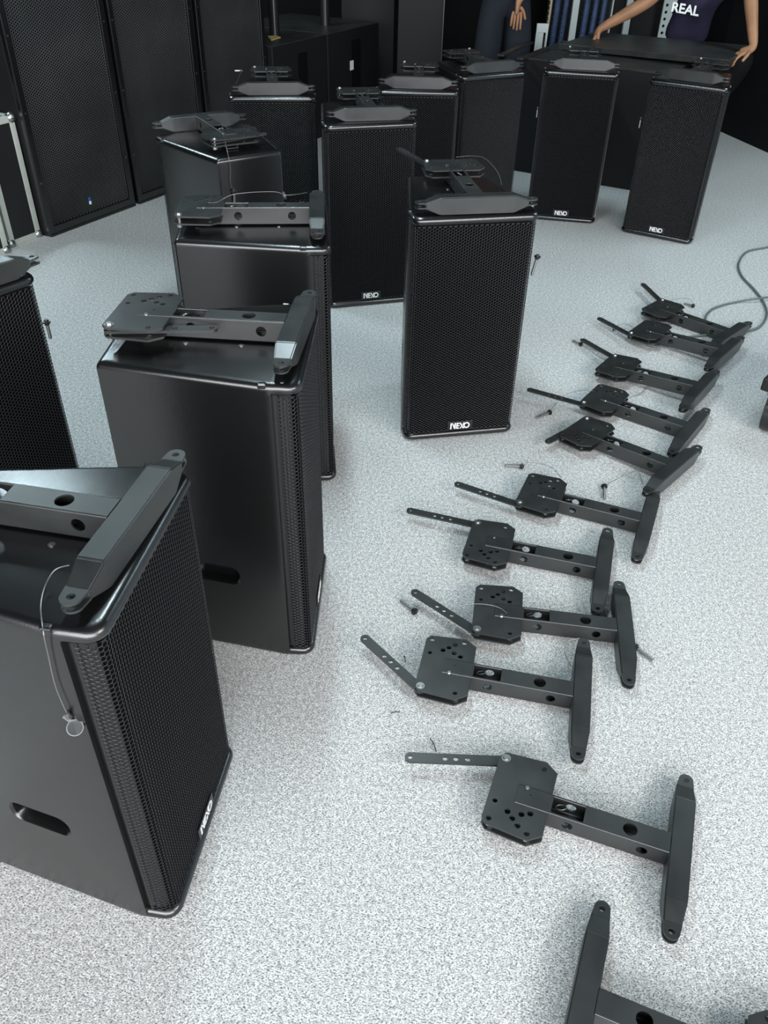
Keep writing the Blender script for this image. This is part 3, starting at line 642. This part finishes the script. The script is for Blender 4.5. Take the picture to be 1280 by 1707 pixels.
def hand_chains(wrist, dirv, palmn, curl, thumb_side, spread=0.05):
    """separate finger chains rooted inside the palm."""
    w_ = Vector(wrist); d = Vector(dirv).normalized(); n = Vector(palmn); n = (n - d * n.dot(d)).normalized(); s = d.cross(n) * thumb_side
    ch = []
    for i, (off, L) in enumerate(((0.030, 0.074), (0.010, 0.082), (-0.010, 0.077), (-0.029, 0.060))):
        ang = (off / 0.03) * spread; dd = (d + s * ang).normalized(); p = w_ + d * 0.055 + s * off * 0.8
        c = [(p, 0.010)]; p = w_ + d * 0.092 + s * off; c.append((p, 0.0095)); a = curl * (0.6 + 0.2 * i)
        for k, fr in enumerate((0.45, 0.32, 0.23)):
            a += curl * 0.7 * (k > 0); v = dd * math.cos(a) + n * math.sin(a); p = p + v * L * fr; c.append((p, 0.0085 - 0.0008 * k))
        ch.append(c)
    p0 = w_ + d * 0.03 + s * 0.015; v = (d * 0.65 + s * 0.7 + n * 0.3).normalized(); p1 = p0 + v * 0.038; v2 = (d * 0.85 + s * 0.35 + n * 0.35).normalized()
    ch.append([(p0, 0.013), (p1, 0.0115), (p1 + v2 * 0.03, 0.010), (p1 + v2 * 0.055, 0.0085)])
    palm = [(w_ + d * 0.045, 0.036, 0.015), (w_ + d * 0.088, 0.036, 0.013)]
    return ch, palm
def person(label, J, shirt, trouser, curls=(0.35, 0.35), palms=(None, None), fdirs=(None, None), sleeve=0.5):
    root = thing('person', label, 'person', ((J['foot_l'].x + J['foot_r'].x) / 2, (J['foot_l'].y + J['foot_r'].y) / 2, 0))
    O = Vector(root.location); G = {k: v - O for k, v in J.items()}
    pel, sp, ch_, nk, hd = G['pelvis'], G['spine'], G['chest'], G['neck'], G['head']
    chains = [[(pel, .12, .10), (sp, .115, .09), (ch_, .14, .10), (nk, .052, .055), (hd - (hd - nk) * .25, .065, .07), (hd, .082, .09), (hd + (hd - nk).normalized() * .07, .058, .065)]]
    extra = []
    for i, s in enumerate('lr'):
        sh, el, wr = G['shoulder_' + s], G['elbow_' + s], G['wrist_' + s]; d = fdirs[i] or (wr - el); pn = palms[i] or Vector((0, -1, 0))
        hc, palm = hand_chains(wr, d, pn, curls[i], 1 if s == 'l' else -1)
        chains.append([(0, 2), (sh, .058), ((sh + el) / 2, .047), (el, .043), (el + (wr - el) * .3, .046), (el + (wr - el) * .75, .034), (wr, .028, .024)] + palm)
        hp, kn, an, ft = G['hip_' + s], G['knee_' + s], G['ankle_' + s], G['foot_' + s]
        chains.append([(0, 0), (hp, .09), ((hp + kn) / 2, .075), (kn, .055), (kn + (an - kn) * .35, .056), (an, .036), (ft, .034, .025)])
        extra += hc
    skinmesh('body', chains + extra, 'skin', root)
    skinmesh('shirt', [[(pel + (sp - pel) * .6, .172, .125), (sp, .168, .122), (ch_, .178, .125), (nk - (nk - ch_) * .15, .075, .07)]] +
             [[(0, 2), (G['shoulder_' + s], .074), (G['shoulder_' + s] + (G['elbow_' + s] - G['shoulder_' + s]) * sleeve, .066), (G['shoulder_' + s] + (G['elbow_' + s] - G['shoulder_' + s]) * (sleeve + .12), .064)] for s in 'lr'], shirt, root)
    skinmesh('trousers', [[(pel + (sp - pel) * .9, .150, .118), (pel - (sp - pel) * .1, .150, .122)]] + [[(0, 1), (G['hip_' + s], .118), ((G['hip_' + s] + G['knee_' + s]) / 2, .104), (G['knee_' + s], .092), (G['ankle_' + s], .080)] for s in 'lr'], trouser, root)
    for s in 'lr':
        ft, an = G['foot_' + s], G['ankle_' + s]; d = (ft - an) * Vector((1, 1, 0)); d.normalize()
        skinmesh('shoe', [[(an * Vector((1, 1, 0)) - d * .03 + Vector((0, 0, .042)), .042, .04), (an * Vector((1, 1, 0)) + d * .08 + Vector((0, 0, .038)), .044, .036), (an * Vector((1, 1, 0)) + d * .17 + Vector((0, 0, .03)), .038, .028)]], 'blackplastic', root)
    up = (hd - nk).normalized(); fwd = J.get('face', Vector((0, -1, 0))); fwd = (fwd - up * fwd.dot(up)).normalized(); sd = up.cross(fwd)
    skinmesh('hair', [[(hd - fwd * .035 - up * .03, .07, .07), (hd - fwd * .02 + up * .045, .092, .088), (hd + fwd * .02 + up * .085, .07, .07)]], 'hair', root)
    b = bmesh.new()
    for k in (-1, 1): bmesh.ops.create_icosphere(b, subdivisions=2, radius=0.011, matrix=Matrix.Translation(hd + fwd * .078 + sd * k * .032 + up * .0))
    obj('eyes', b, 'blackplastic', root, smooth=True)
    skinmesh('nose', [[(hd + fwd * .080 + up * .0, .009), (hd + fwd * .098 - up * .028, .014)]], 'skin', root, 1)
    b = bmesh.new(); c = hd + fwd * .083 - up * .058; tube(b, [c - sd * .022, c + fwd * .004, c + sd * .022], [.003, .006, .003], 8); obj('mouth', b, 'skin', root, smooth=True)
    for k in (-1, 1): skinmesh('ear', [[(hd + sd * k * .083 + up * .015, .012), (hd + sd * k * .086 - up * .018, .010)]], 'skin', root, 1)
    return root
V = Vector
def pxy(u, v, y): return pxplane(u, v, (0, y, 0), (0, 1, 0))
# standing man, left: dark trousers, arm hanging by his side
JL = dict(pelvis=V((.76, 7.15, .98)), spine=V((.76, 7.15, 1.12)), chest=V((.76, 7.13, 1.34)), neck=V((.76, 7.11, 1.50)), head=V((.78, 7.07, 1.65)),
 shoulder_l=V((.97, 7.10, 1.43)), elbow_l=V((1.00, 7.10, 1.13)), wrist_l=V((.955, 6.98, .905)), shoulder_r=V((.56, 7.12, 1.42)), elbow_r=V((.50, 7.08, 1.15)), wrist_r=V((.66, 6.88, 1.18)),
 hip_l=V((.86, 7.15, .92)), knee_l=V((.86, 7.10, .50)), ankle_l=V((.85, 7.16, .08)), foot_l=V((.86, 7.02, .03)), hip_r=V((.66, 7.15, .92)), knee_r=V((.65, 7.10, .50)), ankle_r=V((.66, 7.16, .08)), foot_r=V((.65, 7.02, .03)))
for k_ in JL: JL[k_] = JL[k_] + V((0.0, -0.52, 0))
JL['wrist_l'] = pxy(864, 2, 6.42); JL['elbow_l'] = V((.98, 6.56, 1.17))
person('person in charcoal trousers standing behind, one hand hanging by the thigh', JL, 'shirt', 'trouser', (0.25, 0.5), (V((0.1, 1, -.2)), V((0, 0, -1))), (V((-.04, -.15, -1)), None))
JR = dict(pelvis=V((2.12, 7.02, .60)), spine=V((2.12, 6.90, .74)), chest=V((2.10, 6.72, .99)), neck=V((2.08, 6.60, 1.17)), head=V((2.06, 6.50, 1.30)),
 shoulder_r=V((1.88, 6.66, 1.10)), elbow_r=V((1.69, 6.45, .97)), wrist_r=V((1.385, 6.50, .785)), shoulder_l=V((2.32, 6.62, 1.08)), elbow_l=pxy(1250, -30, 6.12), wrist_l=pxy(1256, 80, 5.86),
 hip_l=V((2.22, 7.02, .56)), knee_l=V((2.52, 6.66, .60)), ankle_l=V((2.32, 7.02, .09)), foot_l=V((2.34, 6.90, .03)), hip_r=V((2.02, 7.02, .56)), knee_r=V((1.78, 6.68, .60)), ankle_r=V((1.92, 7.02, .09)), foot_r=V((1.90, 6.90, .03)))
pr = person('person in purple navy shirt lettered REAL, bending over the panel with both hands on it', JR, 'shirt', 'blacktrouser', (0.6, 0.35), (V((0, 0, -1)), V((-1, .25, 0))), (V((-.9, -.1, -.35)), V((-.05, -.12, -1))), 0.55)
# chest print, laid on the shirt front
tc = bpy.data.curves.new('print', 'FONT'); tc.body = 'REAL'; tc.size = 0.085; tc.extrude = 0.002; tc.offset = 0.0022; tc.align_x = 'CENTER'; tc.align_y = 'CENTER'
tmp = bpy.data.objects.new('tmp_print', tc); C.objects.link(tmp)
dg = bpy.context.evaluated_depsgraph_get(); tm = bpy.data.meshes.new_from_object(tmp.evaluated_get(dg)); C.objects.unlink(tmp); bpy.data.objects.remove(tmp)
tm.materials.clear(); tm.materials.append(M['white'])
po = bpy.data.objects.new('shirt_print', tm); C.objects.link(po); po.parent = pr; po['label'] = 'white REAL lettering'
PRINT_AT = V((1.985, 6.612, .905))
po.location = PRINT_AT - V(pr.location); po.rotation_euler = (math.radians(62), 0.12, math.radians(-6))

# ------------------------------------------------------------------ cable, scraps, caster
b = bmesh.new()
P_ = [px(u, v, .006) for u, v in ((1330, 400), (1280, 412), (1245, 420), (1231, 440), (1236, 460), (1256, 482), (1272, 503), (1278, 525), (1266, 545), (1242, 553), (1215, 556), (1160, 560), (1110, 570), (1095, 578), (1080, 575))]
tube(b, smoothpath(P_), 0.0055, 8); tag(obj('grey_cable', b, 'greycable', smooth=True), 'grey cable curving in an s from the right edge beside the bracket row', 'cable', 'grey cables')
b = bmesh.new(); P_ = [px(1330, 495, .006), px(1290, 495, .012), px(1262, 498, .018), px(1230, 503, .006), px(1195, 512, .006), px(1180, 522, .006), px(1175, 532, .006), px(1174, 540, .004)]
tube(b, smoothpath(P_), 0.005, 8); tag(obj('grey_cable', b, 'greycable', smooth=True), 'straighter grey cable ending under the farthest floor bracket', 'cable', 'grey cables')
for (u0, v0, u1, v1, lab) in ((652, 1189, 666, 1187, 'short black wire scrap left of the near bracket, lying level'), (717, 1231, 727, 1253, 'thin wire scrap poking up behind the near strap'), (673, 1093, 675, 1104, 'tiny upright wire scrap beside the third strap')):
    a, c_ = px(u0, v0, .003), px(u1, v1, .003); b = bmesh.new(); tube(b, [a, (a + c_) / 2 + Vector((.002, .001, .002)), c_], 0.0012, 6); tag(obj('wire_scrap', b, 'blackplastic'), lab, 'scrap', 'wire scraps')
tp = px(1269, 640, .19)
tr = thing('trolley', 'black castor trolley corner showing at the right photo edge', 'trolley', (tp.x, tp.y, 0), math.radians(-40))
obj('platform', newbox(0, 0.5, 0, 0.5, 0.165, 0.215, bev=0.006), 'blackplastic', tr)
for cx_, cy_ in ((0.055, 0.055), (0.44, 0.055), (0.055, 0.44), (0.44, 0.44)):
    b = bmesh.new(); tube(b, [(cx_ - 0.02, cy_, 0.062), (cx_ - 0.016, cy_, 0.062), (cx_ + 0.016, cy_, 0.062), (cx_ + 0.02, cy_, 0.062)], [0.052, 0.062, 0.062, 0.052], 24); wv = obj('castor_wheel', b, 'blackplastic', tr, smooth=True)
    b = bmesh.new(); box(b, cx_ - 0.028, cx_ - 0.022, cy_ - 0.018, cy_ + 0.018, 0.05, 0.15); box(b, cx_ + 0.022, cx_ + 0.028, cy_ - 0.018, cy_ + 0.018, 0.05, 0.15); box(b, cx_ - 0.03, cx_ + 0.03, cy_ - 0.03, cy_ + 0.03, 0.145, 0.166)
    obj('castor_fork', b, 'steel', tr)
